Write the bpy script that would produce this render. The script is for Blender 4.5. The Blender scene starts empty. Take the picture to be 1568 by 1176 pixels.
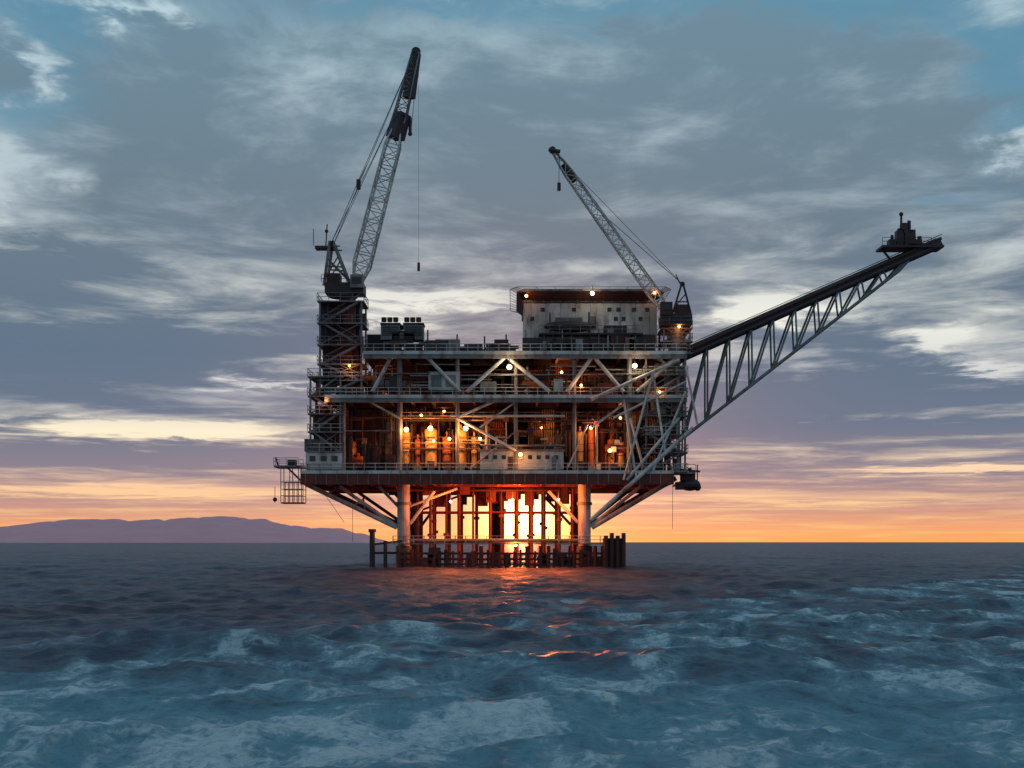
import bpy, math, random
import numpy as np
from mathutils import Vector
random.seed(7); rng=np.random.default_rng(5)
S=bpy.context.scene
CAMH=4.0; D=218.0; F=2178.0
def W(px,py,y=0.0):
    s=(D+y)/F
    return Vector(((px-784)*s,y,CAMH+(830-py)*s))

# ---------------------------------------------------------------- materials
def newmat(name):
    m=bpy.data.materials.new(name); m.use_nodes=True
    return m,m.node_tree.nodes,m.node_tree.links,m.node_tree.nodes['Principled BSDF']
def paint(name,col,rust=(0.12,0.045,0.02),amt=0.5,rough=0.6,scale=0.8,metal=0.0):
    m,n,l,b=newmat(name)
    tc=n.new('ShaderNodeTexCoord')
    mp=n.new('ShaderNodeMapping'); mp.inputs['Scale'].default_value=(1,1,0.35)
    l.new(tc.outputs['Object'],mp.inputs[0])
    a=n.new('ShaderNodeTexNoise'); a.inputs['Scale'].default_value=scale; a.inputs['Detail'].default_value=5; a.inputs['Roughness'].default_value=0.7
    l.new(mp.outputs[0],a.inputs['Vector'])
    r=n.new('ShaderNodeValToRGB'); r.color_ramp.elements[0].position=0.62-0.25*amt; r.color_ramp.elements[1].position=0.80-0.15*amt
    r.color_ramp.elements[0].color=(*col,1); r.color_ramp.elements[1].color=(*rust,1)
    l.new(a.outputs[0],r.inputs[0])
    c=n.new('ShaderNodeTexNoise'); c.inputs['Scale'].default_value=0.25; c.inputs['Detail'].default_value=2
    l.new(tc.outputs['Object'],c.inputs['Vector'])
    mr=n.new('ShaderNodeMapRange'); mr.inputs[1].default_value=0.3; mr.inputs[2].default_value=0.7; mr.inputs[3].default_value=0.6; mr.inputs[4].default_value=1.1
    l.new(c.outputs[0],mr.inputs[0])
    hs=n.new('ShaderNodeHueSaturation'); l.new(mr.outputs[0],hs.inputs['Value']); l.new(r.outputs[0],hs.inputs['Color'])
    l.new(hs.outputs[0],b.inputs['Base Color']); b.inputs['Roughness'].default_value=rough; b.inputs['Metallic'].default_value=metal
    return m
def emis(name,col,st):
    m,n,l,b=newmat(name); b.inputs['Base Color'].default_value=(0.8,0.8,0.8,1)
    b.inputs['Emission Color'].default_value=(*col,1); b.inputs['Emission Strength'].default_value=st
    return m
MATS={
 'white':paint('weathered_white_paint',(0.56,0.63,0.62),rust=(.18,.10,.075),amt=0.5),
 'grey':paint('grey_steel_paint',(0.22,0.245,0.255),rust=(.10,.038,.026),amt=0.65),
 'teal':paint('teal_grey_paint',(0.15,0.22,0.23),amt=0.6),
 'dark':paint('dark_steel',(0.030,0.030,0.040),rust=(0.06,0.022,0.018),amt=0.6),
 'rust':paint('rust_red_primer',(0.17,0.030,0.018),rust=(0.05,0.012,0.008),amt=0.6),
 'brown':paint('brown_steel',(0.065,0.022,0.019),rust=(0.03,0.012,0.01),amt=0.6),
 'orange':paint('orange_paint',(0.45,0.11,0.02),amt=0.6),
 'yellow':paint('ochre_paint',(0.66,0.38,0.10),amt=0.35),
 'glass':paint('dark_window',(0.02,0.025,0.03),rust=(0.03,0.03,0.03),amt=0.1,rough=0.15),
 'lampw':emis('lamp_warm',(1.0,0.36,0.08),16.0),
 'lampc':emis('lamp_white',(1.0,0.72,0.42),16.0),
}
MK=list(MATS.keys())

# ---------------------------------------------------------------- mesh builder
class MB:
    def __init__(s): s.v=[]; s.f=[]; s.m=[]
    def _box(s,o,ax,ay,az,mat):
        b=len(s.v)
        for k in (-1,1):
            for j in (-1,1):
                for i in (-1,1): s.v.append(tuple(o+ax*i+ay*j+az*k))
        for q in ((0,2,3,1),(4,5,7,6),(0,1,5,4),(2,6,7,3),(0,4,6,2),(1,3,7,5)):
            s.f.append(tuple(b+i for i in q)); s.m.append(MK.index(mat))
    def box(s,x0,x1,y0,y1,z0,z1,mat):
        s._box(Vector(((x0+x1)/2,(y0+y1)/2,(z0+z1)/2)),Vector(((x1-x0)/2,0,0)),Vector((0,(y1-y0)/2,0)),Vector((0,0,(z1-z0)/2)),mat)
    def pbox(s,px0,px1,py0,py1,y0,dy,mat):   # extents measured on front face
        a=W(px0,py1,y0); b=W(px1,py0,y0)
        s.box(a.x,b.x,y0,y0+dy,a.z,b.z,mat)
    def beam(s,a,b,w,h=None,mat='grey'):
        h=h or w; a=Vector(a); b=Vector(b); d=(b-a)
        if d.length<1e-4: return
        dn=d.normalized(); up=Vector((0,0,1)) if abs(dn.z)<0.9 else Vector((0,1,0))
        x=dn.cross(up).normalized(); y=x.cross(dn)
        s._box((a+b)/2,x*w/2,d/2,y*h/2,mat)
    def cyl(s,a,b,r,mat='grey',n=8,r2=None,cap=True):
        r2=r if r2 is None else r2; a=Vector(a); b=Vector(b); dn=(b-a)
        if dn.length<1e-4: return
        dn.normalize(); up=Vector((0,0,1)) if abs(dn.z)<0.9 else Vector((0,1,0))
        x=dn.cross(up).normalized(); y=x.cross(dn); k=len(s.v)
        for c,rr in((a,r),(b,r2)):
            for i in range(n):
                t=2*math.pi*i/n; s.v.append(tuple(c+x*rr*math.cos(t)+y*rr*math.sin(t)))
        mi=MK.index(mat)
        for i in range(n):
            j=(i+1)%n; s.f.append((k+i,k+j,k+n+j,k+n+i)); s.m.append(mi)
        if cap:
            s.f.append(tuple(k+i for i in reversed(range(n)))); s.m.append(mi)
            s.f.append(tuple(k+n+i for i in range(n))); s.m.append(mi)
    def ball(s,c,r,mat,sx=1,sy=1,sz=1,n=10,m=6):
        c=Vector(c); prev=None; mi=MK.index(mat)
        for j in range(m+1):
            ph=math.pi*j/m; row=[]
            for i in range(n):
                t=2*math.pi*i/n
                row.append(len(s.v)); s.v.append((c.x+sx*r*math.sin(ph)*math.cos(t),c.y+sy*r*math.sin(ph)*math.sin(t),c.z+sz*r*math.cos(ph)))
            if prev:
                for i in range(n):
                    q=(i+1)%n; s.f.append((prev[i],row[i],row[q],prev[q])); s.m.append(mi)
            prev=row
    def vessel(s,x,y,z0,z1,r,mat):
        s.cyl((x,y,z0+r*.5),(x,y,z1-r*.5),r,mat,14,cap=False)
        s.ball((x,y,z1-r*.5),r,mat,sz=.5,n=14); s.ball((x,y,z0+r*.5),r,mat,sz=.5,n=14)
        s.cyl((x,y,z1-.1),(x,y,z1+.7),.15,mat,6)
        zz=z0+(z1-z0)*.45; s.cyl((x,y,zz),(x,y,zz+.12),r*1.12,'dark',14); s.cyl((x,y,zz+.9*r+.6),(x,y,zz+.9*r+.7),r*1.06,'dark',14)
        for k in range(3):
            t=k*2.1; s.beam((x+r*.8*math.cos(t),y+r*.8*math.sin(t),z0-.6),(x+r*.8*math.cos(t),y+r*.8*math.sin(t),z0+r),.15,mat='dark')
    def tank(s,x0,x1,y,z,r,mat):
        s.cyl((x0,y,z),(x1,y,z),r,mat,14,cap=False)
        s.ball((x0,y,z),r,mat,sx=.5,n=14); s.ball((x1,y,z),r,mat,sx=.5,n=14)
        for q in (.2,.8):
            x=x0+(x1-x0)*q; s.box(x-.15,x+.15,y-r*.8,y+r*.8,z-r-.6,z-r*.6,'dark')
    def rail(s,a,b,mat='white',h=1.15,step=1.6,r=.045):
        a=Vector(a); b=Vector(b); L=(b-a).length; n=max(1,int(L/step)); u=Vector((0,0,1))
        for k in (h,h*.5): s.cyl(a+u*k,b+u*k,r,mat,5)
        for i in range(n+1):
            p=a.lerp(b,i/n); s.cyl(p,p+u*h,r,mat,5)
    def lattice(s,p0,p1,w0,w1,n,cr,br,mat,side=Vector((0,1,0)),ends=True):
        p0=Vector(p0); p1=Vector(p1); d=(p1-p0).normalized(); u=side; v=d.cross(u).normalized(); R=[]
        for i in range(n+1):
            t=i/n; c=p0.lerp(p1,t); w=w0+(w1-w0)*t
            if ends: w*=min(1,.35+t*5,.35+(1-t)*5)
            R.append([c+u*w/2+v*w/2,c-u*w/2+v*w/2,c-u*w/2-v*w/2,c+u*w/2-v*w/2])
        for i in range(n):
            for k in range(4):
                s.cyl(R[i][k],R[i+1][k],cr,mat,6)
                q=(k+1)%4
                if i%2: s.cyl(R[i][k],R[i+1][q],br,mat,5)
                else: s.cyl(R[i][q],R[i+1][k],br,mat,5)
                s.cyl(R[i+1][k],R[i+1][q],br,mat,5)
        return R
    def stairs(s,a,b,w=1.0,mat='grey'):
        a=Vector(a); b=Vector(b); o=Vector((0,w/2,0))
        for q in (-1,1):
            s.beam(a+o*q,b+o*q,.08,.3,mat); s.cyl(a+o*q+Vector((0,0,1)),b+o*q+Vector((0,0,1)),.045,mat,5)
        n=max(2,int(abs(b.z-a.z)/.35))
        for i in range(n): 
            p=a.lerp(b,(i+.5)/n); s.box(p.x-.14,p.x+.14,p.y-w/2,p.y+w/2,p.z-.02,p.z+.02,mat)
    def build(s,name,parent=None,smooth=False):
        me=bpy.data.meshes.new(name); me.from_pydata(s.v,[],s.f)
        for k in MK: me.materials.append(MATS[k])
        me.polygons.foreach_set('material_index',s.m); me.update()
        o=bpy.data.objects.new(name,me); S.collection.objects.link(o); o.parent=parent
        return o
def empty(name):
    e=bpy.data.objects.new(name,None); S.collection.objects.link(e); return e

plat=empty('oil_platform')
LAMPS_AND_GLOW=[]
def lamp_or_glow(px,py,y,r=.28,kind='lampw',power=0):
    p=W(px,py,y); LAMPS_AND_GLOW.append((p,r,kind,power))

# ---------------------------------------------------------------- jacket
j=MB()
LX=[W(618,800,6).x,W(757,800,6).x,W(895,800,6).x]
zdeck=13.2
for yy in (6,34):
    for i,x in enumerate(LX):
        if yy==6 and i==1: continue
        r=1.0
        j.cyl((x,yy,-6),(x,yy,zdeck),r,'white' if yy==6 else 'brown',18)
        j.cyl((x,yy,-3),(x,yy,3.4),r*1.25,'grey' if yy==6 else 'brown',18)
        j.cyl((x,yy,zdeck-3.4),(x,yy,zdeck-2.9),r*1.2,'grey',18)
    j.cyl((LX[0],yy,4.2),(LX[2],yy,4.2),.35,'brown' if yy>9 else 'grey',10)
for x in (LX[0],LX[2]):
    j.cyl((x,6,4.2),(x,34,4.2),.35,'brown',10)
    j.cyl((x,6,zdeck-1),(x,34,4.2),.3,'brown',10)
# conductors
for yy in (14,19,25):
    for i in range(12):
        px=638+i*22+random.uniform(-3,3)
        x=(px-784)*.1*1.05
        j.cyl((x,yy,-4),(x,yy,zdeck),random.choice((.20,.28,.24)),random.choice(('rust','brown','rust')),9)
        if random.random()<.6: 
            zz=random.uniform(4.5,11); j.cyl((x,yy,zz),(x,yy,zz+.5),.5,'rust',8)
    for zz in (8.9,): j.cyl(((638-784)*.105,yy,zz),((880-784)*.105,yy,zz),.13,'rust',7)
# knee braces out to deck overhang
for yy in (6,34):
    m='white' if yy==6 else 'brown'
    for a,b,r in (((470,742),(608,808),.38),((520,745),(608,806),.30),((580,745),(612,778),.24),((665,752),(628,802),.26),
                  ((1035,732),(906,808),.42),((985,742),(904,806),.3),((840,752),(885,800),.26),((700,748),(628,775),.2)):
        j.cyl(W(*a,6)+Vector((0,yy-6,0)),W(*b,6)+Vector((0,yy-6,0)),r,m,10)
for a,b in (((500,757),(520,745)),((540,775),(560,762)),((560,785),(556,762)),((575,792),(590,790)),((960,773),(950,765)),((1000,752),(985,742))):
    j.cyl(W(*a,6),W(*b,6),.14,'grey',6)
# boat landing & walkway near water
z=W(700,832,4).z
j.box(LX[0]-1.5,LX[2]+4,3.0,5.0,z-.15,z,'grey'); j.rail((LX[0]-1.5,3.0,z),(LX[2]+4,3.0,z),'white')
j.rail((LX[0]-1.5,5.0,z),(LX[2]+4,5.0,z),'grey')
x0,x1=W(600,0,2).x,W(957,0,2).x
for zz in (.7,1.5,2.4): j.box(x0+1,x1,3.2,4.6,zz-.35,zz,'rust')
for i in range(34):
    x=x0+1+(x1-x0-1.3)*i/33+random.uniform(-.2,.2); j.cyl((x,2.9,-2.5),(x,2.9,random.choice((1.6,2.6,2.8,3.4))),random.choice((.2,.3,.36)),random.choice(('brown','rust','rust')),7)
for i in range(14):
    x=random.uniform(x0+1,x1-3); j.box(x,x+random.uniform(.8,2),3.3,4.5,.2,random.uniform(1.4,3.2),random.choice(('rust','brown')))
# right fender block
j.pbox(926,957,824,880,1.5,5,'brown')
for k in range(4): 
    x=W(928+k*9,0,1).x; j.cyl((x,1.2,-2),(x,1.2,W(0,820-k%2*4,1).z),.34,'brown',8)
# left mooring post
a=W(570,815,3); j.cyl((a.x,3,-3),(a.x,3,a.z),.42,'dark',12); j.cyl((a.x,3,a.z),(a.x,3,a.z+.5),.6,'dark',12)
j.cyl((a.x,3,2.3),(LX[0],5,2.3),.18,'brown',8); j.cyl((a.x,3,3.6),(LX[0],5,4.2),.16,'brown',8)
b=W(590,828,3); j.cyl((b.x,3,-3),(b.x,3,b.z),.3,'dark',10)
j.build('jacket',plat)

# ---------------------------------------------------------------- decks
dk=MB()
def deck(px0,px1,py0,y0,y1,th,edge='white',under='brown',rails=True):
    a=W(px0,py0,0); b=W(px1,py0,0); z=a.z
    dk.box(a.x,b.x,y0,y1,z-.3,z,'dark')
    dk.box(a.x,b.x,y0-.2,y0-.003,z-.45,z+.06,edge)
    dk.box(a.x,b.x,y0-.05,y0+.25,z-th,z-.453,'grey' if th<1.3 else 'rust')
    dk.box(a.x,b.x,y1-.3,y1,z-th,z-.303,under)
    n=int((b.x-a.x)/3.2)
    for i in range(n+1):
        x=a.x+.2+(b.x-a.x-.4)*i/n; dk.box(x-.15,x+.15,y0+.25,y1-.3,z-th+.1,z-.303,under)
    for yy in (y0+9,y0+18,y0+27):
        if yy<y1-1: dk.box(a.x+.1,b.x-.1,yy-.2,yy+.2,z-th,z-.306,under)
    for i in range(int((b.x-a.x)/1.6)):
        x=a.x+.8+i*1.6; dk.box(x-.06,x+.06,y0-.16,y0-.06,z-th,z-.46,'grey')
    if rails:
        dk.rail((a.x,y0,z),(b.x,y0,z)); dk.rail((a.x,y1,z),(b.x,y1,z)); dk.rail((a.x,y0,z),(a.x,y1,z)); dk.rail((b.x,y0,z),(b.x,y1,z))
    return a.x,b.x,z
L=deck(460,1032,721,0,40,2.1,under='rust')
Mi=deck(497,1052,605,0,38,1.1)
Up=deck(556,1052,538,0,36,1.1)
Me=deck(560,1000,664,14,36,.6,edge='brown')
# columns
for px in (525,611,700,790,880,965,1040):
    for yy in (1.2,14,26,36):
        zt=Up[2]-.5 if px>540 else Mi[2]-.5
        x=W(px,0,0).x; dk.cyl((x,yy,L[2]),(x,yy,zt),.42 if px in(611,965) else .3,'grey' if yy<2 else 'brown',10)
# truss diagonals (upper bay)
def D2(a,b,r,m='white',y=.6): dk.cyl(W(*a,y),W(*b,y),r,m,9)
for a,b in (((600,545),(570,600)),((652,545),(705,600)),((775,545),(715,600)),((775,545),(842,600)),((908,545),(868,600)),((908,545),(955,600)),((1040,545),(975,600))):
    D2(a,b,.3)
D2((560,572),(655,572),.1,'grey'); D2((705,575),(1040,572),.1,'grey')
# lower bay
for a,b,r in (((770,608),(700,640),.22),((700,640),(790,690),.22),((560,612),(611,640),.16),((965,612),(905,655),.18),((965,640),(985,715),.2),((790,615),(735,655),.14),((870,715),(900,650),.13)):
    D2(a,b,r)
D2((690,637),(865,637),.18); D2((735,682),(865,682),.16,'grey'); D2((530,660),(610,660),.1,'grey')
D2((720,718),(790,660),.12,'grey'); D2((611,640),(700,640),.1,'grey')
dk.build('decks',plat)

# ---------------------------------------------------------------- equipment
eq=MB()
def level(z0,h,xa,xb,ya,yb,n,pal,warm=0):
    for i in range(n):
        x=random.uniform(xa,xb); y=random.uniform(ya,yb); m=random.choice(pal); t=random.random()
        if t<.22:
            r=random.uniform(.4,.9); hh=random.uniform(.4,.85)*h; eq.vessel(x,y,z0+.6,z0+hh,r,m)
        elif t<.38:
            r=random.uniform(.4,.8); eq.tank(x-random.uniform(1,2.2),x+random.uniform(1,2.2),y,z0+r+.6+random.choice((0,2.2)),r,m)
        elif t<.6:
            w=random.uniform(.5,1.6); d=random.uniform(.6,1.6); hh=random.uniform(.8,2.6)
            eq.box(x-w,x+w,y-d,y+d,z0+.15,z0+hh,m); eq.box(x-w*.85,x+w*.85,y-d-.06,y-d+.01,z0+.4,z0+hh*.8,random.choice(pal+['dark']))
            eq.box(x-w*.3,x+w*.2,y-d*.5,y+d*.5,z0+hh,z0+hh+random.uniform(.2,.7),random.choice(pal))
        elif t<.86:
            r=random.uniform(.07,.22); zz=z0+random.uniform(.5,.95)*h; x2=x+random.uniform(-7,7); x2=min(max(x2,xa),xb)
            eq.cyl((x,y,zz),(x2,y,zz),r,m,7); eq.cyl((x,y,z0),(x,y,zz),r,m,7); eq.cyl((x2,y,zz),(x2,y,z0+random.uniform(0,h*.5)),r,m,7)
            eq.ball((x,y,zz),r*1.25,m,n=7,m=4); eq.ball((x2,y,zz),r*1.25,m,n=7,m=4); eq.cyl((x,y,z0+1),(x,y,z0+1.3),r*2.1,m,8)
        else:
            for k in range(random.randint(3,6)):
                eq.cyl((x+k*.35,y,z0),(x+k*.35,y,z0+h),.09,m,6)
red=['rust','brown','rust','brown','brown','dark']
mix=['rust','brown','grey','teal','white','dark','yellow','brown','orange']
zl,zm,zu=L[2],Mi[2],Up[2]
level(zl,5.2,-29,24,17,34,60,red); level(zl,10,-29,24,5.5,12,140,mix+red+red)
level(zl,9,-29,-18,2.5,6,14,red); level(zl,9,9,24,2.5,6,16,mix+red)
level(zl+5.8,4.8,-16,22,8,13,60,red+['dark','grey'])
level(Me[2],4.7,-21,20,15,34,90,red)
level(zm,5.6,-26,25,3,30,150,mix+['rust','brown','dark','rust'])
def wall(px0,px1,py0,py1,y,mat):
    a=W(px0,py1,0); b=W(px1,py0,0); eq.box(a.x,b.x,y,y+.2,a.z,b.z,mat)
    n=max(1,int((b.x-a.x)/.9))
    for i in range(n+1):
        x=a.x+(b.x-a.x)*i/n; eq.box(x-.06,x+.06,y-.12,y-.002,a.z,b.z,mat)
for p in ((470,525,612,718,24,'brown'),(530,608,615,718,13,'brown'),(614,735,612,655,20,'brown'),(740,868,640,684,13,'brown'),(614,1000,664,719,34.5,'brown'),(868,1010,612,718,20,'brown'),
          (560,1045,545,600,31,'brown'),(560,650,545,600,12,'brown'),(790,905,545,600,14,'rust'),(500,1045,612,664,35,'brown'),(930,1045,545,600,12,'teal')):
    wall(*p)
# suspended walkway in the lower bay
zw=W(0,640,0).z
eq.box(W(611,0,0).x,W(965,0,0).x,3,4.4,zw-.2,zw,'dark'); eq.rail((W(611,0,0).x,3,zw),(W(965,0,0).x,3,zw),'grey')
for k in range(30):
    x=random.uniform(-27,24); y=random.uniform(1.6,3); za=zl+random.uniform(0,3); zb_=za+random.uniform(2,7)
    zb_=min(zb_,zm-1.2); m_=random.choice(('dark','grey','brown','teal','white'))
    if -17<x<-5: continue
    eq.cyl((x,y,za),(x,y,zb_),random.choice((.08,.12,.2)),m_,6)
    x2=x+random.uniform(-5,5); eq.cyl((x,y,zb_),(x2,y,zb_),random.choice((.08,.14)),m_,6)
    if random.random()<.5: eq.box(x-.4,x+.4,y-.2,y+.3,zb_-.6,zb_+.2,random.choice(('white','grey','dark','orange')))
# control cabin row, lower deck
eq.pbox(735,863,691,719,1.2,6,'white')
eq.pbox(733,865,688,691,1.0,6.4,'grey')
for k in range(9):
    if k in (3,): continue
    eq.pbox(742+k*13.3,748+k*13.3,697,703,1.13,.1,'glass')
eq.pbox(778,786,699,718,1.11,.1,'brown'); eq.pbox(845,852,699,718,1.11,.1,'teal')
for k in range(5): eq.pbox(740+k*24,752+k*24,681,688,2,2,random.choice(('grey','dark','teal')))
eq.pbox(468,524,692,719,.8,5,'white'); 
for k in range(3): eq.pbox(474+k*17,483+k*17,698,706,.72,.1,'glass')
eq.pbox(466,497,672,691,1.5,4,'grey')
# process vessels beside the deck lamps
for px,r,t,m in ((622,.7,660,'yellow'),(640,.5,672,'orange'),(660,1.0,655,'yellow'),(684,.7,668,'orange'),(706,.9,657,'yellow'),(726,.5,668,'yellow'),(888,.6,660,'yellow'),(905,.5,655,'orange'),(936,.6,672,'orange')):
    p=W(px,t,3.6); eq.vessel(p.x,3.6,zl+.4,p.z,r,m)
    eq.cyl((p.x+r+.2,3.2,zl),(p.x+r+.2,3.2,p.z+1),.12,'dark',6); eq.cyl((p.x-r-.3,2.9,zl),(p.x-r-.3,2.9,p.z-1),.16,'brown',6)
    eq.box(p.x-.5,p.x+.6,2.0,2.7,zl,zl+random.uniform(.8,1.8),random.choice(('dark','brown','teal')))
for k in range(4):
    zz=zl+random.uniform(1,6.5); eq.cyl(Vector((W(615,0,0).x,2.4,zz)),Vector((W(735,0,0).x,2.4,zz)),.08,random.choice(('dark','brown','grey')),6)
# mid-bay front items
eq.pbox(656,704,569,597,.9,3.5,'white'); eq.pbox(660,676,574,592,.8,.2,'teal'); eq.pbox(682,698,574,592,.8,.2,'grey')
eq.pbox(596,612,575,600,1.2,2.5,'dark'); eq.pbox(848,862,580,600,1.2,2.5,'white'); eq.pbox(735,760,584,600,1.2,2.5,'teal')
a=W(575,588,3); eq.tank(a.x,a.x+4.5,3,a.z,1.0,'grey'); a=W(800,590,3); eq.tank(a.x,a.x+4,3,a.z,.8,'orange')
for k in range(22):
    x=random.uniform(-21,20); zz=zm+random.uniform(1.5,5.2); x2=min(x+random.uniform(3,9),26); eq.cyl((x,2,zz),(x2,2,zz),.1,random.choice(('grey','white','dark')),6); eq.cyl((x,2,zz),(x,2,zm),.1,'dark',6)
# upper deck top equipment (dark, low)
for i in range(80):
    px=random.uniform(560,785); y=random.uniform(1,16); h=random.uniform(.5,2.3); w=random.uniform(.4,2); x=W(px,0,0).x
    m=random.choice(('dark','brown','dark','grey','dark'))
    if random.random()<.5: eq.box(x-w,x+w,y,y+1.6,zu+.05,zu+h,m)
    else: eq.cyl((x-w,y,zu+h*.7),(x+w*1.2,y,zu+h*.7),.2+.3*random.random(),m,9)
for px0,px1,t in ((583,612,491),(618,648,491),(600,635,503)):
    eq.pbox(px0,px1,t+6,520,4,3,'teal'); eq.pbox(px0-1,px1+1,t+3,t+6,3.9,3.3,'dark')
    for k in range(3):
        c=W(px0+5+k*9,t+2,5.5); eq.cyl(c,c+Vector((0,0,.7)),.42,'dark',10)
    for k in range(5): eq.pbox(px0+2,px1-2,t+9+k*3,t+10.5+k*3,3.93,.1,'dark')
eq.pbox(562,600,512,536,8,4,'dark')
for px,t in ((655,505),(700,512),(742,515),(775,512)):
    c=W(px,538,3); e=W(px,t,3); eq.cyl(c,e,.12,'dark',6)
# pipe racks hanging under the lower deck
for k in range(12):
    y=random.uniform(3,32); xa=random.uniform(-26,5); eq.cyl((xa,y,12.4),(xa+random.uniform(6,20),y,12.4),.2,random.choice(('rust','brown')),7)
for k in range(26):
    x=random.uniform(-14,11); y=random.uniform(10,30); h=random.uniform(1,3.0); eq.box(x-.8,x+.8,y-.8,y+.8,13-h,13,random.choice(('rust','brown')))
eq.build('process_equipment',plat)

# ---------------------------------------------------------------- living quarters + helideck
q=MB()
a=W(802,530,3); b=W(1006,463,3)
q.box(a.x,b.x,3,22,zu+1.0,b.z,'white'); q.box(a.x+.3,b.x-.3,3.5,21.5,zu,zu+1.0,'dark')
for k in range(9):   # panel joints
    x=a.x+(b.x-a.x)*(k+.5)/9; q.box(x-.03,x+.03,2.96,2.998,zu+1.1,b.z-.1,'grey')
q.box(a.x-.2,b.x+.2,2.7,22.3,b.z+.003,b.z+.3,'grey')
for px in (828,876,930,944,968,988): q.pbox(px,px+6,471,477,2.9,.1,'glass')
for px in (812,940,952,978): q.pbox(px,px+6,485,491,2.9,.1,'glass')
q.pbox(903,913,484,504,2.88,.1,'teal')
zb=W(0,509,0).z
q.box(W(825,0,0).x,W(985,0,0).x,.4,2.9,zb-.25,zb,'dark'); q.rail((W(825,0,0).x,.4,zb),(W(985,0,0).x,.4,zb),'grey')
c=W(872,500,1.4); q.ball(c,1.0,'dark',sx=4.0,sy=1.1,sz=.9,n=20,m=10); q.box(c.x-2.2,c.x+2.0,.8,2.0,c.z+.5,c.z+1.3,'grey')
for dx in (-3,3): q.beam((c.x+dx,2.8,c.z-1),(c.x+dx,1.2,c.z+2.2),.25,mat='grey'); q.cyl((c.x+dx,1.3,c.z+2.1),(c.x+dx,1.3,c.z+.6),.05,'dark',5)
q.pbox(925,960,498,511,.8,1.8,'dark'); q.pbox(930,940,503,514,.7,.1,'grey')
q.pbox(800,832,517,536,.5,2.4,'dark'); q.pbox(935,965,512,536,.6,2.2,'brown'); q.pbox(845,925,519,536,1.2,1.2,'dark')
for k in range(14): q.cyl(W(805+k*14,536,.6),W(805+k*14,random.choice((505,514,520)),.6),.09,random.choice(('grey','white','dark')),6)
q.pbox(968,1004,512,536,1,1.5,'dark')
for k in range(16):
    px=random.uniform(800,1000); q.pbox(px,px+random.uniform(5,16),random.uniform(516,527),536,.1,.35,random.choice(('dark','brown','grey','dark')))
q.build('living_quarters',plat)
h=MB()
z1=W(0,442,1).z
for k in range(9):
    x=a.x+.5+(b.x-a.x-1)*k/8; h.cyl((x,4,b.z+.3),(x,4,z1-1.5),.16,'dark',7); h.cyl((x,20,b.z+.3),(x,20,z1-1.5),.16,'dark',7)
xl,xr=W(790,0,1).x,W(1020,0,1).x
def octo(o_,z):   # rectangle with cut corners, o_ = inset
    A0,A1,B0,B1=xl+o_,xr-o_,1+o_,24-o_; c=2.2
    return [Vector(p) for p in ((A0+c*.5,B0,z),(A1-c*.5,B0,z),(A1,B0+c,z),(A1,B1-c,z),(A1-c,B1,z),(A0+c,B1,z),(A0,B1-c,z),(A0,B0+c,z))]
def loft(A,B,m):
    k=len(h.v); h.v+= [tuple(p) for p in A+B]
    for i in range(8):
        jn=(i+1)%8; h.f.append((k+i,k+jn,k+8+jn,k+8+i)); h.m.append(MK.index(m))
    h.f.append(tuple(k+i for i in reversed(range(8)))); h.m.append(MK.index(m)); h.f.append(tuple(k+8+i for i in range(8))); h.m.append(MK.index(m))
loft(octo(1.9,z1-1.9),octo(.3,z1-.32),'brown'); loft(octo(.1,z1-.315),octo(.1,z1),'grey')
O=octo(.05,z1-.3); O2=octo(-.9,z1+.12)
for i in range(8):
    k=(i+1)%8; h.cyl(O2[i],O2[k],.05,'grey',5)
    for t in range(8): h.cyl(O[i].lerp(O[k],t/8),O2[i].lerp(O2[k],t/8),.035,'grey',5)
for k in range(16):
    x=xl+1.6+(xr-xl-3.2)*k/15; h.beam((x,1.5,z1-.35),(x,3.0,z1-1.95),.12,mat='grey')
h.build('helideck',plat)

# ---------------------------------------------------------------- stair / service towers
t=MB()
def cage(px0,px1,levels,y0,y1,mat='grey',fill=('dark','brown','teal','grey','white'),n=4):
    xa,xb=W(px0,0,0).x,W(px1,0,0).x
    zs=[W(0,l,0).z for l in levels]
    for x in (xa,xb):
        for y in (y0,y1): t.beam((x,y,zs[0]),(x,y,zs[-1]),.28,mat=mat)
    for i,z in enumerate(zs):
        t.box(xa-.4,xb+.4,y0-.4,y1+.4,z-.2,z,mat); t.rail((xa-.4,y0-.4,z),(xb+.4,y0-.4,z),random.choice(('white','grey')))
        t.rail((xa-.4,y0-.4,z),(xa-.4,y1,z),'grey'); t.rail((xb+.4,y0-.4,z),(xb+.4,y1,z),'grey')
        if i<len(zs)-1:
            z2=zs[i+1]; f=[(xa+.3,xb-.3),(xb-.3,xa+.3)][i%2]
            t.stairs((f[0],y0+.3,z),(f[1],y0+.3,z2),.8,mat)
            t.cyl((xa,y0,z),(xb,y0,z2),.1,mat,6)
            for k in range(n):
                x=random.uniform(xa,xb-1); w=random.uniform(.4,1.4); hh=random.uniform(.6,(z2-z)*.85); y=random.uniform(y0+1,y1-1)
                t.box(x,min(x+w,xb),y,y+1,z+.02,z+hh,random.choice(fill))
            for k in range(2):
                x=random.uniform(xa,xb); t.cyl((x,y0+.6,z),(x,y0+.6,z2),.12,random.choice(fill),6)
cage(488,552,(605,580,555,525,492,458),1.5,8,'grey',('dark','brown','brown','dark','rust'),7)
cage(474,520,(721,690,660,632,605,575),1.0,8,'grey',('dark','brown','rust','white','teal'),5)
cage(990,1050,(721,692,664,635,605,572,538),.8,9,'grey',('teal','teal','white','brown','grey','dark'),8)
cage(1018,1058,(538,520,500),1.5,8,'grey',n=4)
t.pbox(524,549,525,600,3.4,4,'rust'); t.pbox(494,513,525,600,4.2,3,'dark'); t.pbox(490,550,462,522,4.6,3,'dark')
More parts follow.
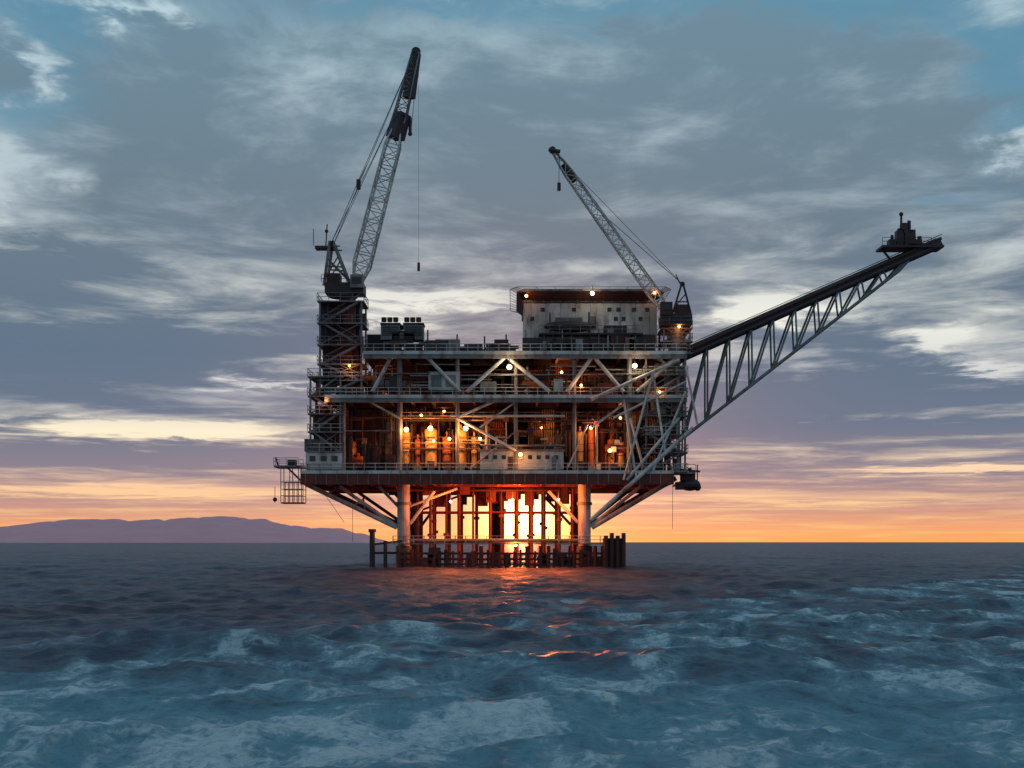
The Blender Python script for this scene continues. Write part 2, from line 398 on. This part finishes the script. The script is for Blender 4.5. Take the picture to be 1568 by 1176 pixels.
t.pbox(1016,1050,560,598,2.5,4,'teal'); t.pbox(1008,1040,640,662,2.0,4,'teal'); t.pbox(1000,1045,612,634,2.4,4,'white')
t.pbox(480,505,640,690,2.0,4,'dark')
t.build('stair_towers',plat)

# side platforms
s=MB()
a=W(424,714,4); b=W(462,714,4)
s.box(a.x,b.x+.5,1,6,a.z-.3,a.z,'grey'); s.rail((a.x,1,a.z),(b.x,1,a.z)); s.rail((a.x,1,a.z),(a.x,6,a.z)); s.rail((a.x,6,a.z),(b.x,6,a.z))
s.cyl(W(440,716,3),W(470,745,3),.15,'grey'); s.pbox(440,452,704,714,2,2,'dark'); s.cyl(W(426,714,3),W(422,700,3),.12,'dark',6)
x0,x1=W(430,0,1).x,W(464,0,1).x; zb,zt=W(0,769,1).z,W(0,738,1).z
s.box(x0,x1,1,4,zb-.2,zb,'dark')
for zz in (zb+1,zb+2,zt):
    for y in (1,4): s.cyl((x0,y,zz),(x1,y,zz),.06,'grey',5)
for k in range(6):
    x=x0+(x1-x0)*k/5
    for y in (1,4): s.cyl((x,y,zb),(x,y,zt if k%2 else a.z-.3),.07,'grey',5)
s.cyl(W(421,770,2),W(421,745,2),.05,'dark',5); s.ball(W(421,765,2),.35,'dark')
a=W(1030,724,4); s.box(a.x,a.x+3.2,1,6,a.z-.3,a.z,'grey'); s.rail((a.x,1,a.z),(a.x+3.2,1,a.z))
c=W(1056,742,3); s.ball(c,1.0,'dark',sx=1.7,sy=1.3,sz=1.0,n=16,m=8); s.box(c.x-1.3,c.x+.8,2.2,3.8,c.z+.7,c.z+1.9,'brown'); s.ball(W(1068,746,3),.6,'brown'); s.box(c.x-2.2,c.x-.6,2.2,3.6,c.z-.8,c.z+.4,'dark')
for dx in (-1.4,1.2): s.cyl((c.x+dx,3,c.z+.6),(c.x+dx,3,a.z+1.2),.1,'dark',6)
s.beam(W(1030,718,3),W(1072,722,3),.3,mat='dark'); s.cyl(W(1030,745,3),W(1055,730,3),.14,'grey'); s.beam(W(1056,716,3),W(1060,735,3),.5,mat='brown')
for px,pa,pb in ((487,742,800),(1030,745,810),(540,742,830)): s.cyl(W(px,pa,2),W(px+(40 if px<500 else 0),pb,2),.035,'dark',4)
s.build('side_platforms',plat)

# ---------------------------------------------------------------- flare boom
f=MB()
yc=3.0; hw=1.5
T0,T1=W(1040,552,yc),W(1438,377,yc); B0,B1=W(1030,683,yc),W(1372,418,yc)
o=Vector((0,hw,0)); n=10
for sgn in (-1,1):
    f.cyl(T0+o*sgn,T1+o*sgn,.36,'dark',9); f.cyl(B0+o*sgn,B1+o*sgn,.24,'teal',9)
    f.cyl(B1+o*sgn,T0.lerp(T1,.88)+o*sgn,.24,'teal',9)
Tn=[T0.lerp(T1,.02+.84*i/n) for i in range(n+1)]; Bn=[B0.lerp(B1,(i+.5)/n) for i in range(n)]
for sgn in (-1,1):
    for i in range(n):
        f.cyl(Tn[i]+o*sgn,Bn[i]+o*sgn,.15,'teal',7); f.cyl(Bn[i]+o*sgn,Tn[i+1]+o*sgn,.17,'teal',7)
        f.cyl(Tn[i]+o*sgn,Tn[i]+o*sgn+Vector((0,0,1.2)),.06,'dark',5)
for i in range(n):
    f.cyl(Bn[i]-o,Bn[i]+o,.1,'teal',6)
    if i<n-1: f.cyl(Bn[i]-o,Bn[i+1]+o,.08,'teal',6)
f.beam(T0+Vector((0,0,.5)),T1+Vector((0,0,.4)),2.7,.9,'dark')
for dy in (-1.1,-.5,.2,.9): f.cyl(T0+Vector((0,dy,1.2)),T1+Vector((0,dy,1.0)),.26,'dark',7)
for sgn in (-1,1): f.cyl(T0+o*sgn+Vector((0,0,1.75)),T1+o*sgn+Vector((0,0,1.55)),.06,'dark',5)
f.cyl(T0-o*1.1+Vector((0,0,.9)),T0.lerp(T1,.9)-o*1.1+Vector((0,0,.9)),.18,'brown',6)
a=W(1346,379,yc); b=W(1440,379,yc)
f.box(a.x,b.x,yc-2,yc+2,a.z-.35,a.z,'dark'); f.rail((a.x,yc-2,a.z),(b.x-2,yc-2,a.z),'dark'); f.beam(W(1350,381,yc),W(1372,408,yc),.3,mat='dark'); f.beam(W(1400,381,yc),W(1372,408,yc),.3,mat='dark')
for px,tp,r in ((1380,326,.2),(1385,345,.6),(1377,350,.4),(1392,338,.34),(1398,352,.5),(1366,360,.3),(1408,362,.4)):
    f.cyl(W(px,380,yc),W(px,tp,yc),r,'dark',9,r2=r*.8)
f.ball(W(1380,328,yc),.35,'dark',n=8,m=5)
for px0,px1,p0,p1 in ((1374,1384,352,380),(1386,1400,356,380),(1382,1391,341,356),(1400,1412,366,380),(1362,1372,366,380)): f.pbox(px0,px1,p0,p1,yc-.8,1.6,'dark')
f.cyl(W(1395,372,yc-1),W(1436,376,yc-1),.2,'dark',7)
f.cyl(W(1040,552,0)+Vector((0,-.6,0)),W(905,612,0)+Vector((0,-.6,0)),.28,'white',9)
f.cyl(W(1050,585,0)+Vector((0,-.6,0)),W(940,640,0)+Vector((0,-.6,0)),.18,'white',8)
f.cyl(W(1062,655,-.7),W(905,796,-.7),.34,'white',10); f.cyl(W(1040,640,-.7),W(960,735,-.7),.22,'white',8)
for A,B in (((1050,560),(1068,650)),((1000,572),(1018,690)),((955,612),(975,735)),((1000,572),(955,735)),((1050,600),(1000,720))): f.cyl(W(*A,-.7),W(*B,-.7),.18,'white',8)
f.build('flare_boom',plat)

# ---------------------------------------------------------------- cranes
c1=empty('pedestal_crane'); k=MB()
yc=4.0
k.cyl(W(532,605,yc),W(532,452,yc),1.3,'rust',18)
k.cyl(W(526,456,yc),W(526,447,yc),2.2,'dark',20)
k.pbox(497,556,432,448,1.8,4.5,'dark'); k.pbox(536,556,420,440,1.0,1.6,'grey'); k.pbox(539,553,424,434,.93,.1,'glass')
k.pbox(500,520,418,434,2.5,3,'brown'); k.rail(W(492,432,1.5),W(530,432,1.5),'dark')
for y in (2.4,5.6):
    for A,B,r in (((498,440),(507,372),.24),((538,440),(511,372),.24),((503,410),(528,412),.14),((502,425),(520,395),.12),((535,430),(505,400),.12),((500,380),(522,380),.12)): k.cyl(W(*A,4)+Vector((0,y-4,0)),W(*B,4)+Vector((0,y-4,0)),r,'grey',7)
k.cyl(W(509,373,2.2),W(509,373,5.8),.45,'dark',10); k.pbox(482,512,376,380,3,2,'dark'); k.cyl(W(480,376,3.5),W(480,350,3.5),.06,'dark',5); k.cyl(W(499,376,3.5),W(501,343,3.5),.1,'dark',5); k.ball(W(500,354,3.5),.3,'dark',n=8,m=5)
k.build('crane_house',c1)
k=MB()
A=W(546,438,yc); B=W(610,190,yc); C=W(637,80,yc)
k.lattice(A,B,2.6,2.2,15,.15,.075,'white')
k.lattice(B,C,2.0,1.1,8,.12,.06,'grey',ends=False)
def plate(p,qq,w0,w1,m): k.cyl(p,qq,w0*.62,m,4,r2=w1*.62)
plate(W(605,212,yc),W(616,174,yc),2.5,2.3,'dark'); plate(W(626,150,yc),W(637,82,yc),1.7,1.3,'dark'); 
k.cyl(C-Vector((0,.5,0)),C+Vector((0,.5,0)),.7,'dark',12); k.cyl(W(632,82,yc),W(643,76,yc),.35,'dark',8)
k.ball(W(630,120,yc),.6,'brown',n=8,m=5)
k.build('boom',c1)
k=MB()
P=W(509,373,yc)
for dy in (-1,1):
    k.cyl(P+Vector((0,dy,0)),W(597,190,yc+dy*.8),.05,'dark',5); k.cyl(P+Vector((0,dy,0)),W(634,82,yc+dy*.4),.05,'dark',5)
k.cyl(W(641,80,yc),W(629,205,yc),.045,'dark',5); k.cyl(W(628,180,yc),W(628,203,yc),.25,'dark',8); k.ball(W(628,205,yc),.35,'dark')
k.cyl(W(563,250,yc),W(549,278,yc),.05,'dark',5); k.cyl(W(549,275,yc),W(549,290,yc),.35,'dark',8)
k.cyl(W(641,80,yc+.4),W(641,405,yc+.4),.018,'dark',4); k.cyl(W(641,402,yc),W(641,415,yc),.22,'dark',7)
k.build('rigging',c1)

c2=empty('pedestal_crane'); c2.name='pedestal_crane.001'; k=MB(); yc=-.8
k.cyl(W(1036,538,yc+3),W(1036,498,yc+3),1.1,'grey',16); k.cyl(W(1036,500,yc+3),W(1036,494,yc+3),1.8,'dark',16)
k.pbox(1014,1060,480,496,yc-.5,5,'dark'); k.pbox(1012,1030,462,482,yc-.8,1.8,'brown'); k.pbox(1014,1027,465,474,yc-.88,.1,'glass'); k.pbox(1036,1056,466,481,yc,3,'brown')
for y in (yc,yc+3):
    for A_,B_,r in (((1030,480),(1044,434),.16),((1058,480),(1046,434),.16),((1036,462),(1053,462),.1),((1033,470),(1050,450),.09)): k.cyl(W(*A_,y),W(*B_,y),r,'dark',7)
k.cyl(W(1045,435,yc-.2),W(1045,435,yc+3.2),.4,'dark',9); k.rail(W(1008,496,yc-.6),W(1060,496,yc-.6),'grey')
k.cyl(W(1041,434,yc),W(1035,420,yc),.09,'dark',5)
k.build('crane_house',c2)
k=MB(); A=W(1024,482,yc+.8); C=W(846,230,yc+.8)
k.lattice(A,C,1.7,1.2,22,.12,.06,'white')
k.cyl(C-Vector((0,.5,0)),C+Vector((0,.5,0)),.5,'dark',10); k.cyl(W(840,229,yc),W(858,232,yc),.3,'dark',8); k.cyl(W(862,252,yc+.8),W(880,278,yc+.8),.6,'brown',4)
k.build('boom',c2)
k=MB()
P=W(1045,435,yc+.8)
k.cyl(P,W(905,312,yc+.8),.05,'dark',5); k.cyl(P,W(850,234,yc+.8),.04,'dark',5); k.cyl(W(856,234,yc+.8),W(856,282,yc+.8),.04,'dark',4); k.cyl(W(856,280,yc+.8),W(856,292,yc+.8),.28,'dark',8)
k.build('rigging',c2)

# ---------------------------------------------------------------- lamps on platform, plus added under-deck glow lights
for a in ((780,562,-.1,.38,'lampc',500),(972,560,-.1,.36,'lampc',350),(622,658,1.5,.36,'lampw',800),(659,656,1.2,.38,'lampw',1300),(713,656,1.2,.38,'lampw',1300),(664,675,1.6,.2,'lampw',0),(688,672,1.6,.24,'lampw',500),
          (797,696,-.1,.30,'lampw',300),(735,672,2,.25,'lampw',350),(905,655,1.5,.25,'lampw',600),(934,690,1,.28,'lampw',400),(645,636,2,.2,'lampw',0),(890,590,.5,.2,'lampw',150),
          (907,449,.6,.3,'lampc',120),(806,453,1.2,.22,'lampw',60),(1002,448,1.2,.22,'lampw',60),(500,612,.5,.2,'lampw',100),(560,690,6,.2,'lampw',200),(830,655,8,.2,'lampw',250),(600,580,5,.2,'lampw',300),
          (860,570,8,.2,'lampw',350),(1010,600,.3,.18,'lampw',100),(535,560,1,.18,'lampw',100),(1040,500,.5,.2,'lampw',100),(680,630,10,.2,'lampw',300),(950,640,8,.2,'lampw',300),
          (690,768,4,.2,'lampw',2600),(785,765,8,.2,'lampw',6500),(855,765,4,.2,'lampw',2600),(790,835,7,.2,'lampw',2800)):  # four under-deck lights and globes added to imitate sun glow on the legs
    lamp_or_glow(*a)
lm=MB()
for i,(p,r,kind,pw) in enumerate(LAMPS_AND_GLOW):
    lm.ball(p,r,kind,n=10,m=6); lm.cyl(p+Vector((0,0,r*.8)),p+Vector((0,0,r+.9)),.05,'dark',5)
    if pw:
        under=p.z<12.5
        ld=bpy.data.lights.new('deck_lamp_or_glow','POINT'); ld.energy=pw; ld.color=(1,.17,.03) if under else ((1,.32,.08) if kind=='lampw' else (1,.62,.34)); ld.shadow_soft_size=.4
        lo=bpy.data.objects.new('deck_lamp_or_glow_light_%d'%i,ld); lo.location=p+Vector((0,-r-.45,-.2)); S.collection.objects.link(lo); lo.parent=plat
lm.build('lamp_and_glow_globes',plat)

# ---------------------------------------------------------------- sea
cyy=-D
ang=np.concatenate([np.radians(np.linspace(-26,26,800)),np.radians(np.linspace(26,334,140))[1:-1]])
r=[.05]
while r[-1]<30000:
    q_=r[-1]
    st=.7 if q_<18 else max(.09,q_*.0042) if q_<260 else (q_*.008 if q_<1400 else q_*.04)
    r.append(q_+st)
r=np.array(r); na,nr=len(ang),len(r)
RR,AA=np.meshgrid(r,ang,indexing='ij')
X=RR*np.sin(AA); Y=cyy+RR*np.cos(AA); Z=np.zeros_like(X); DX=np.zeros_like(X); DY=np.zeros_like(X)
sp=np.maximum(np.gradient(r)[:,None],RR*np.radians(52/800))
for i in range(110):
    lam=.35*(22/.35)**(i/109.0)*rng.uniform(.9,1.1)
    th=rng.normal(-1.75,.9); kx,ky=math.cos(th),math.sin(th); kk=2*math.pi/lam
    amp=.0082*lam*rng.uniform(.5,1.3)*(1 if lam<2.4 else (2.4/lam)**.64)
    fade=np.clip((lam/sp-2.0)/2.5,0,1); ph=rng.uniform(0,6.28)
    a_=kk*(kx*X+ky*Y)+ph
    Z+=amp*fade*np.cos(a_); DX-=amp*fade*kx*np.sin(a_)*1.0; DY-=amp*fade*ky*np.sin(a_)*1.0
# one steeper swell crest off the port quarter
g=np.exp(-(((X+13)/6.5)**2+((Y+165-.15*X)/2.0)**2)); Z+=.65*g
crest=np.clip(Z/.3,-1,1)
co=np.stack([X+DX,Y+DY,Z],-1).reshape(-1,3)
idx=np.arange(nr*na).reshape(nr,na)
a0=idx[:-1,:]; a1=idx[1:,:]
fa=np.stack([a0,np.roll(a0,-1,1),np.roll(a1,-1,1),a1],-1).reshape(-1,4)
me=bpy.data.meshes.new('sea'); me.vertices.add(len(co)); me.vertices.foreach_set('co',co.ravel().astype(np.float32))
me.loops.add(fa.size); me.loops.foreach_set('vertex_index',fa.ravel().astype(np.int32))
me.polygons.add(len(fa)); me.polygons.foreach_set('loop_start',(np.arange(len(fa))*4).astype(np.int32)); 
me.update(calc_edges=True); me.polygons.foreach_set('use_smooth',np.ones(len(fa),bool))
at=me.attributes.new('crest','FLOAT','POINT'); at.data.foreach_set('value',crest.ravel().astype(np.float32))
sea=bpy.data.objects.new('sea',me); S.collection.objects.link(sea)
m,n,l,b=newmat('sea_water')
me.materials.append(m)
def mk(nodes,links):
    def Mth(op,a,b=None,c=None,clamp=False):
        x=nodes.new('ShaderNodeMath'); x.operation=op; x.use_clamp=clamp
        for i,v in enumerate((a,b,c)):
            if v is None: continue
            if isinstance(v,(int,float)): x.inputs[i].default_value=v
            else: links.new(v,x.inputs[i])
        return x.outputs[0]
    def Noise(vec,scale,detail=4,rough=.5,dist=0,out=0):
        x=nodes.new('ShaderNodeTexNoise'); x.inputs['Scale'].default_value=scale; x.inputs['Detail'].default_value=detail; x.inputs['Roughness'].default_value=rough; x.inputs['Distortion'].default_value=dist
        links.new(vec,x.inputs['Vector']); return x.outputs[out]
    def MR(v,a,b,c=0,d=1,smooth=True):
        x=nodes.new('ShaderNodeMapRange'); x.interpolation_type='SMOOTHSTEP' if smooth else 'LINEAR'
        for i,q in zip((1,2,3,4),(a,b,c,d)): x.inputs[i].default_value=q
        links.new(v,x.inputs[0]); return x.outputs[0]
    def Mix(fac,a,b,mode='MIX'):
        x=nodes.new('ShaderNodeMix'); x.data_type='RGBA'; x.blend_type=mode
        if isinstance(fac,(int,float)): x.inputs[0].default_value=fac
        else: links.new(fac,x.inputs[0])
        for i,v in ((6,a),(7,b)):
            if isinstance(v,tuple): x.inputs[i].default_value=(*v,1)
            else: links.new(v,x.inputs[i])
        return x.outputs[2]
    def Map(vec,scale,loc=(0,0,0),rot=(0,0,0)):
        x=nodes.new('ShaderNodeMapping'); x.inputs['Scale'].default_value=scale; x.inputs['Location'].default_value=loc; x.inputs['Rotation'].default_value=rot
        links.new(vec,x.inputs[0]); return x.outputs[0]
    def V(op,a,b,scale=None):
        x=nodes.new('ShaderNodeVectorMath'); x.operation=op
        for i,v in enumerate((a,b)):
            if v is None: continue
            if isinstance(v,tuple): x.inputs[i].default_value=v
            else: links.new(v,x.inputs[i])
        if scale is not None:
            if isinstance(scale,(int,float)): x.inputs['Scale'].default_value=scale
            else: links.new(scale,x.inputs['Scale'])
        return x.outputs[0]
    return Mth,Noise,MR,Mix,Map,V
Mth,Noise,MR,Mix,Map,V=mk(n,l)
tc=n.new('ShaderNodeTexCoord'); pos=tc.outputs['Object']
sx=n.new('ShaderNodeSeparateXYZ'); l.new(pos,sx.inputs[0])
dist=Mth('ADD',sx.outputs[1],D)      # along the ship's track
wn=Noise(Map(pos,(.10,.03,.1),(2,5,0)),1,3,.6)
wake=MR(Mth('ADD',Mth('ADD',Mth('ADD',Mth('MULTIPLY',dist,-1/90),MR(dist,24,48,.45,0)),Mth('MULTIPLY',wn,1.8)),Mth('MULTIPLY',sx.outputs[0],.018)),-.15,.42)
at=n.new('ShaderNodeAttribute'); at.attribute_name='crest'
patch=Noise(Map(pos,(.34,.15,.3)),1,4,.6,.8)
fine=Noise(Map(pos,(1.2,1.0,1)),3.0,6,.74,.5)
lace=Mth('SUBTRACT',1.0,Mth('MULTIPLY',Mth('ABSOLUTE',Mth('SUBTRACT',fine,.5)),9.0),clamp=True)
churn=MR(dist,26,50,.22,0)
dens=Mth('ADD',MR(patch,.40,.68),churn,clamp=True)
fm=Mth('ADD',Mth('MULTIPLY',fine,.80),Mth('ADD',Mth('MULTIPLY',dens,.38),Mth('MULTIPLY',at.outputs['Fac'],.05)))
foam=Mth('MULTIPLY',Mth('MAXIMUM',MR(fm,.56,.88),Mth('MULTIPLY',lace,Mth('MULTIPLY',dens,.4))),wake)
caps=Mth('MULTIPLY',MR(Mth('ADD',Mth('MULTIPLY',patch,.9),Mth('MULTIPLY',at.outputs['Fac'],.16)),.66,.84),MR(fine,.45,.65,0,.3))
foam=Mth('MAXIMUM',foam,caps)
aer=Mth('MULTIPLY',MR(Mth('ADD',Mth('ADD',patch,churn),Mth('MULTIPLY',fine,.35)),.48,.85),wake)
band=Noise(Map(pos,(.03,.045,.1),(7,1,0)),1,4,.6)
deep=Mix(MR(band,.4,.62),(.007,.016,.050),(.026,.050,.100))
col=Mix(aer,deep,(.12,.31,.40))
col=Mix(foam,col,(.55,.74,.80))
l.new(col,b.inputs['Base Color'])
l.new(MR(Mth('MAXIMUM',foam,aer),0,1,.38,.8,False),b.inputs['Roughness']); b.inputs['IOR'].default_value=1.33
l.new(MR(aer,0,1,.40,.18,False),b.inputs['Specular IOR Level'])
b1=Noise(Map(pos,(1,.8,1)),1.8,7,.70,.3)
bp=n.new('ShaderNodeBump'); bp.inputs['Distance'].default_value=1.0; bp.inputs['Strength'].default_value=.85; l.new(Mth('MULTIPLY',b1,.42),bp.inputs['Height'])
# small unresolved ripples and far chop tilt the normal directly
far=MR(dist,20,500,.16,.60,False)
rc=V('SUBTRACT',Noise(Map(pos,(.8,.6,1)),.9,3,.65,0,1),(.5,.5,.5)); rc=V('MULTIPLY',rc,(1,1,0)); rc=V('SCALE',rc,None,Mth('MULTIPLY',far,2.6))
l.new(V('NORMALIZE',V('ADD',bp.outputs[0],rc),None),b.inputs['Normal'])

# ---------------------------------------------------------------- hills
prof=[(-2600,0),(-60,18),(0,20),(40,27),(75,36),(100,34),(130,38),(180,35),(215,37),(250,31),(290,35),(330,42),(350,43),(380,38),(410,34),(440,29),(480,24),(520,18),(560,10),(590,3),(610,0)]
dd=9000.0; xs=np.linspace(-13000,(610-784)/F*dd,520); ys=np.linspace(0,1,26)
pp=np.array(prof); hp=np.interp(xs/dd*F+784,pp[:,0],pp[:,1]); hp=np.where(xs/dd*F+784<-60,16+5*np.sin(xs/400),hp)
v=[];fc=[]
jag=sum(np.sin(xs/w+p_)*a_ for w,p_,a_ in ((37,1,1.2),(83,2,1.8),(190,.4,1.8),(21,3,.8),(11,2,.45)))
for jy,tt in enumerate(ys):
    env=math.sin(math.pi*min(1,tt*.5+0) )**.8 if tt<1 else 1
    for i,x in enumerate(xs):
        sp_=math.sin(x/130+tt*6)*.12+math.sin(x/61+tt*13)*.07
        hh=max(0,hp[i]+jag[i]*min(1,hp[i]/12))*dd/F*(env*(1+sp_*(1-tt)))
        v.append((x,dd-1500*(1-tt),hh-2))
nx=len(xs)
for jy in range(len(ys)-1):
    for i in range(nx-1): fc.append((jy*nx+i,jy*nx+i+1,(jy+1)*nx+i+1,(jy+1)*nx+i))
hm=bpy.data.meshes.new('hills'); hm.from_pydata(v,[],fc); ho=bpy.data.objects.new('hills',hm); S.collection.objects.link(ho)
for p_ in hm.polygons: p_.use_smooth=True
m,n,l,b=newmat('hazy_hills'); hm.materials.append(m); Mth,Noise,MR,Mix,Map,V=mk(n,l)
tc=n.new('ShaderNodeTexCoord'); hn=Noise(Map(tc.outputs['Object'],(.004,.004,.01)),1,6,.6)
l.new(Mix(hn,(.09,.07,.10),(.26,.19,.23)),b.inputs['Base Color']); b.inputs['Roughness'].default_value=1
b.inputs['Emission Color'].default_value=(.50,.34,.46,1); b.inputs['Emission Strength'].default_value=.22   # aerial haze painted into the hills as a faint purple glow

# ---------------------------------------------------------------- world sky
w=bpy.data.worlds.new('World'); S.world=w; w.use_nodes=True; n=w.node_tree.nodes; l=w.node_tree.links; n.clear()
Mth,Noise,MR,Mix,Map,V=mk(n,l)
out=n.new('ShaderNodeOutputWorld'); bg=n.new('ShaderNodeBackground'); l.new(bg.outputs[0],out.inputs[0])
tc=n.new('ShaderNodeTexCoord'); sep=n.new('ShaderNodeSeparateXYZ'); l.new(tc.outputs['Generated'],sep.inputs[0])
x,y,z=sep.outputs
zc=Mth('MAXIMUM',z,0.0); az=Mth('ARCTAN2',x,y)
u=Mth('DIVIDE',az,Mth('ADD',zc,.35)); vv=Mth('DIVIDE',.6,Mth('ADD',zc,.08))
cb=n.new('ShaderNodeCombineXYZ'); l.new(u,cb.inputs[0]); l.new(vv,cb.inputs[1]); uv=cb.outputs[0]
n1=Noise(Map(uv,(1,1,1),(3.1,1.7,0),(0,0,.12)),4.2,8,.60,.45)
n2=Noise(Map(uv,(1,1,1),(8.3,4.2,0)),2.6,5,.6,.4)
n3=Noise(Map(uv,(1,1,1),(1.3,9.2,3)),10,5,.62,.5)
wa=Mth('ADD',az,Mth('MULTIPLY',Mth('SUBTRACT',n1,.5),.22)); wz=Mth('ADD',zc,Mth('MULTIPLY',Mth('SUBTRACT',n3,.5),Mth('MULTIPLY',Mth('ADD',zc,.02),.22)))
def blob(px,py,rx,ry,amp):
    a0=math.atan((px-784)/F); z0=(830-py)/F/math.sqrt(1+((830-py)/F)**2+((px-784)/F)**2)
    A=Mth('DIVIDE',Mth('SUBTRACT',wa,a0),rx/F); B=Mth('DIVIDE',Mth('SUBTRACT',wz,z0),ry/F)
    return Mth('MULTIPLY',Mth('EXPONENT',Mth('MULTIPLY',Mth('ADD',Mth('MULTIPLY',A,A),Mth('MULTIPLY',B,B)),-1)),amp)
def blobs(L_):
    tot=None
    for bb in L_:
        q_=blob(*bb); tot=q_ if tot is None else Mth('ADD',tot,q_)
    return tot
tot=blobs(((255,657,150,11,.65),(1470,718,110,5,.45),(1190,470,110,20,.36),(1470,515,65,16,.45),(1550,560,40,12,.3),(430,588,60,6,.30),(690,455,110,14,.30),(15,270,50,60,.36),(10,90,30,40,.3),(180,12,80,22,.35),(200,752,300,9,.35),
           (1545,215,45,30,.36),(600,490,60,10,.22),(60,415,130,35,-.25),(150,545,280,50,-.20),(1330,600,260,30,-.22),(700,250,600,110,-.07),(250,700,300,14,-.22),(1300,655,300,18,-.16),(1200,765,260,8,.2)))
gt=blobs(((1560,110,100,90,.40),(30,150,90,90,.26),(1500,330,80,40,.16),(60,20,80,30,.26),(650,5,250,35,.32),(1100,0,300,30,.28),(1350,10,150,40,.28),(850,450,500,90,-.2),(750,220,500,110,-.14)))
cl=Mth('ADD',Mth('ADD',Mth('MULTIPLY',n1,.72),Mth('MULTIPLY',n3,.28)),tot)
def ramp(fac,pts,scale=2.0):
    r_=n.new('ShaderNodeValToRGB'); cr=r_.color_ramp; 
    while len(cr.elements)<len(pts): cr.elements.new(.5)
    for e,(p_,c_) in zip(cr.elements,pts): e.position=p_*scale; e.color=(*c_,1)
    l.new(fac,r_.inputs[0]); return r_.outputs[0]
z2=Mth('MULTIPLY',zc,2.0,clamp=True)
dark=ramp(z2,[(0,(1.0,.40,.12)),(.010,(.90,.38,.18)),(.025,(.58,.31,.26)),(.046,(.29,.235,.28)),(.08,(.155,.19,.265)),(.13,(.125,.18,.255)),(.22,(.155,.215,.27)),(.34,(.16,.26,.33)),(.5,(.22,.30,.38))])
light=ramp(z2,[(0,(1.0,.56,.16)),(.02,(1.0,.62,.27)),(.04,(1.0,.62,.38)),(.075,(1.0,.88,.64)),(.10,(.60,.60,.62)),(.15,(.86,.87,.78)),(.22,(.48,.56,.61)),(.36,(.50,.67,.74)),(.5,(.45,.58,.65))])
sky=n.new('ShaderNodeTexSky'); sky.sky_type='NISHITA'; sky.sun_disc=False; sky.sun_elevation=math.radians(2.0); sky.sun_rotation=math.radians(.35)
nish=Mix(1.0,sky.outputs[0],(.10,.10,.10),'MULTIPLY')
gapc=Mix(.85,nish,(.09,.29,.44))
c=Mix(MR(cl,.41,.80),dark,light)
gap=MR(Mth('ADD',Mth('ADD',Mth('MULTIPLY',n2,.5),Mth('MULTIPLY',n1,.5)),gt),.50,.85)
gap=Mth('MULTIPLY',gap,MR(zc,.10,.24,0,.9))
gap=Mth('MULTIPLY',gap,MR(cl,.52,.75,1,.1))
c=Mix(gap,c,gapc)
sa=math.radians(.35); se=math.radians(.85)
sd=Vector((math.sin(sa)*math.cos(se),math.cos(sa)*math.cos(se),math.sin(se)))
vd=n.new('ShaderNodeVectorMath'); vd.operation='DISTANCE'; l.new(tc.outputs['Generated'],vd.inputs[0]); vd.inputs[1].default_value=sd
dd_=vd.outputs['Value']
res=c
for s_,col,am in ((.015,(1,.66,.20),9),(.036,(1,.36,.04),2.0),(.11,(1,.26,.05),.42)):
    g=Mth('MULTIPLY',Mth('EXPONENT',Mth('MULTIPLY',Mth('POWER',Mth('DIVIDE',dd_,s_),1.5),-1)),am)
    res=V('ADD',res,V('SCALE',col,None,g))
l.new(res,bg.inputs['Color']); bg.inputs['Strength'].default_value=1.0

sun=bpy.data.lights.new('sun','SUN'); sun.energy=.7; sun.angle=math.radians(1.0); sun.color=(1,.22,.06)
so=bpy.data.objects.new('sun',sun); S.collection.objects.link(so)
e_=math.radians(2.0); dv=Vector((math.sin(sa)*math.cos(e_),math.cos(sa)*math.cos(e_),math.sin(e_)))
so.rotation_euler=(-dv).to_track_quat('-Z','Y').to_euler()

# ---------------------------------------------------------------- camera
cd=bpy.data.cameras.new('camera'); cd.lens=50; cd.sensor_width=36; cd.shift_y=242/1568; cd.clip_end=60000; cd.clip_start=.1
cam=bpy.data.objects.new('camera',cd); cam.location=(0,-D,CAMH); cam.rotation_euler=(math.pi/2,0,0); S.collection.objects.link(cam); S.camera=cam
S.view_settings.view_transform='Standard'; S.view_settings.look='None'; S.view_settings.exposure=0
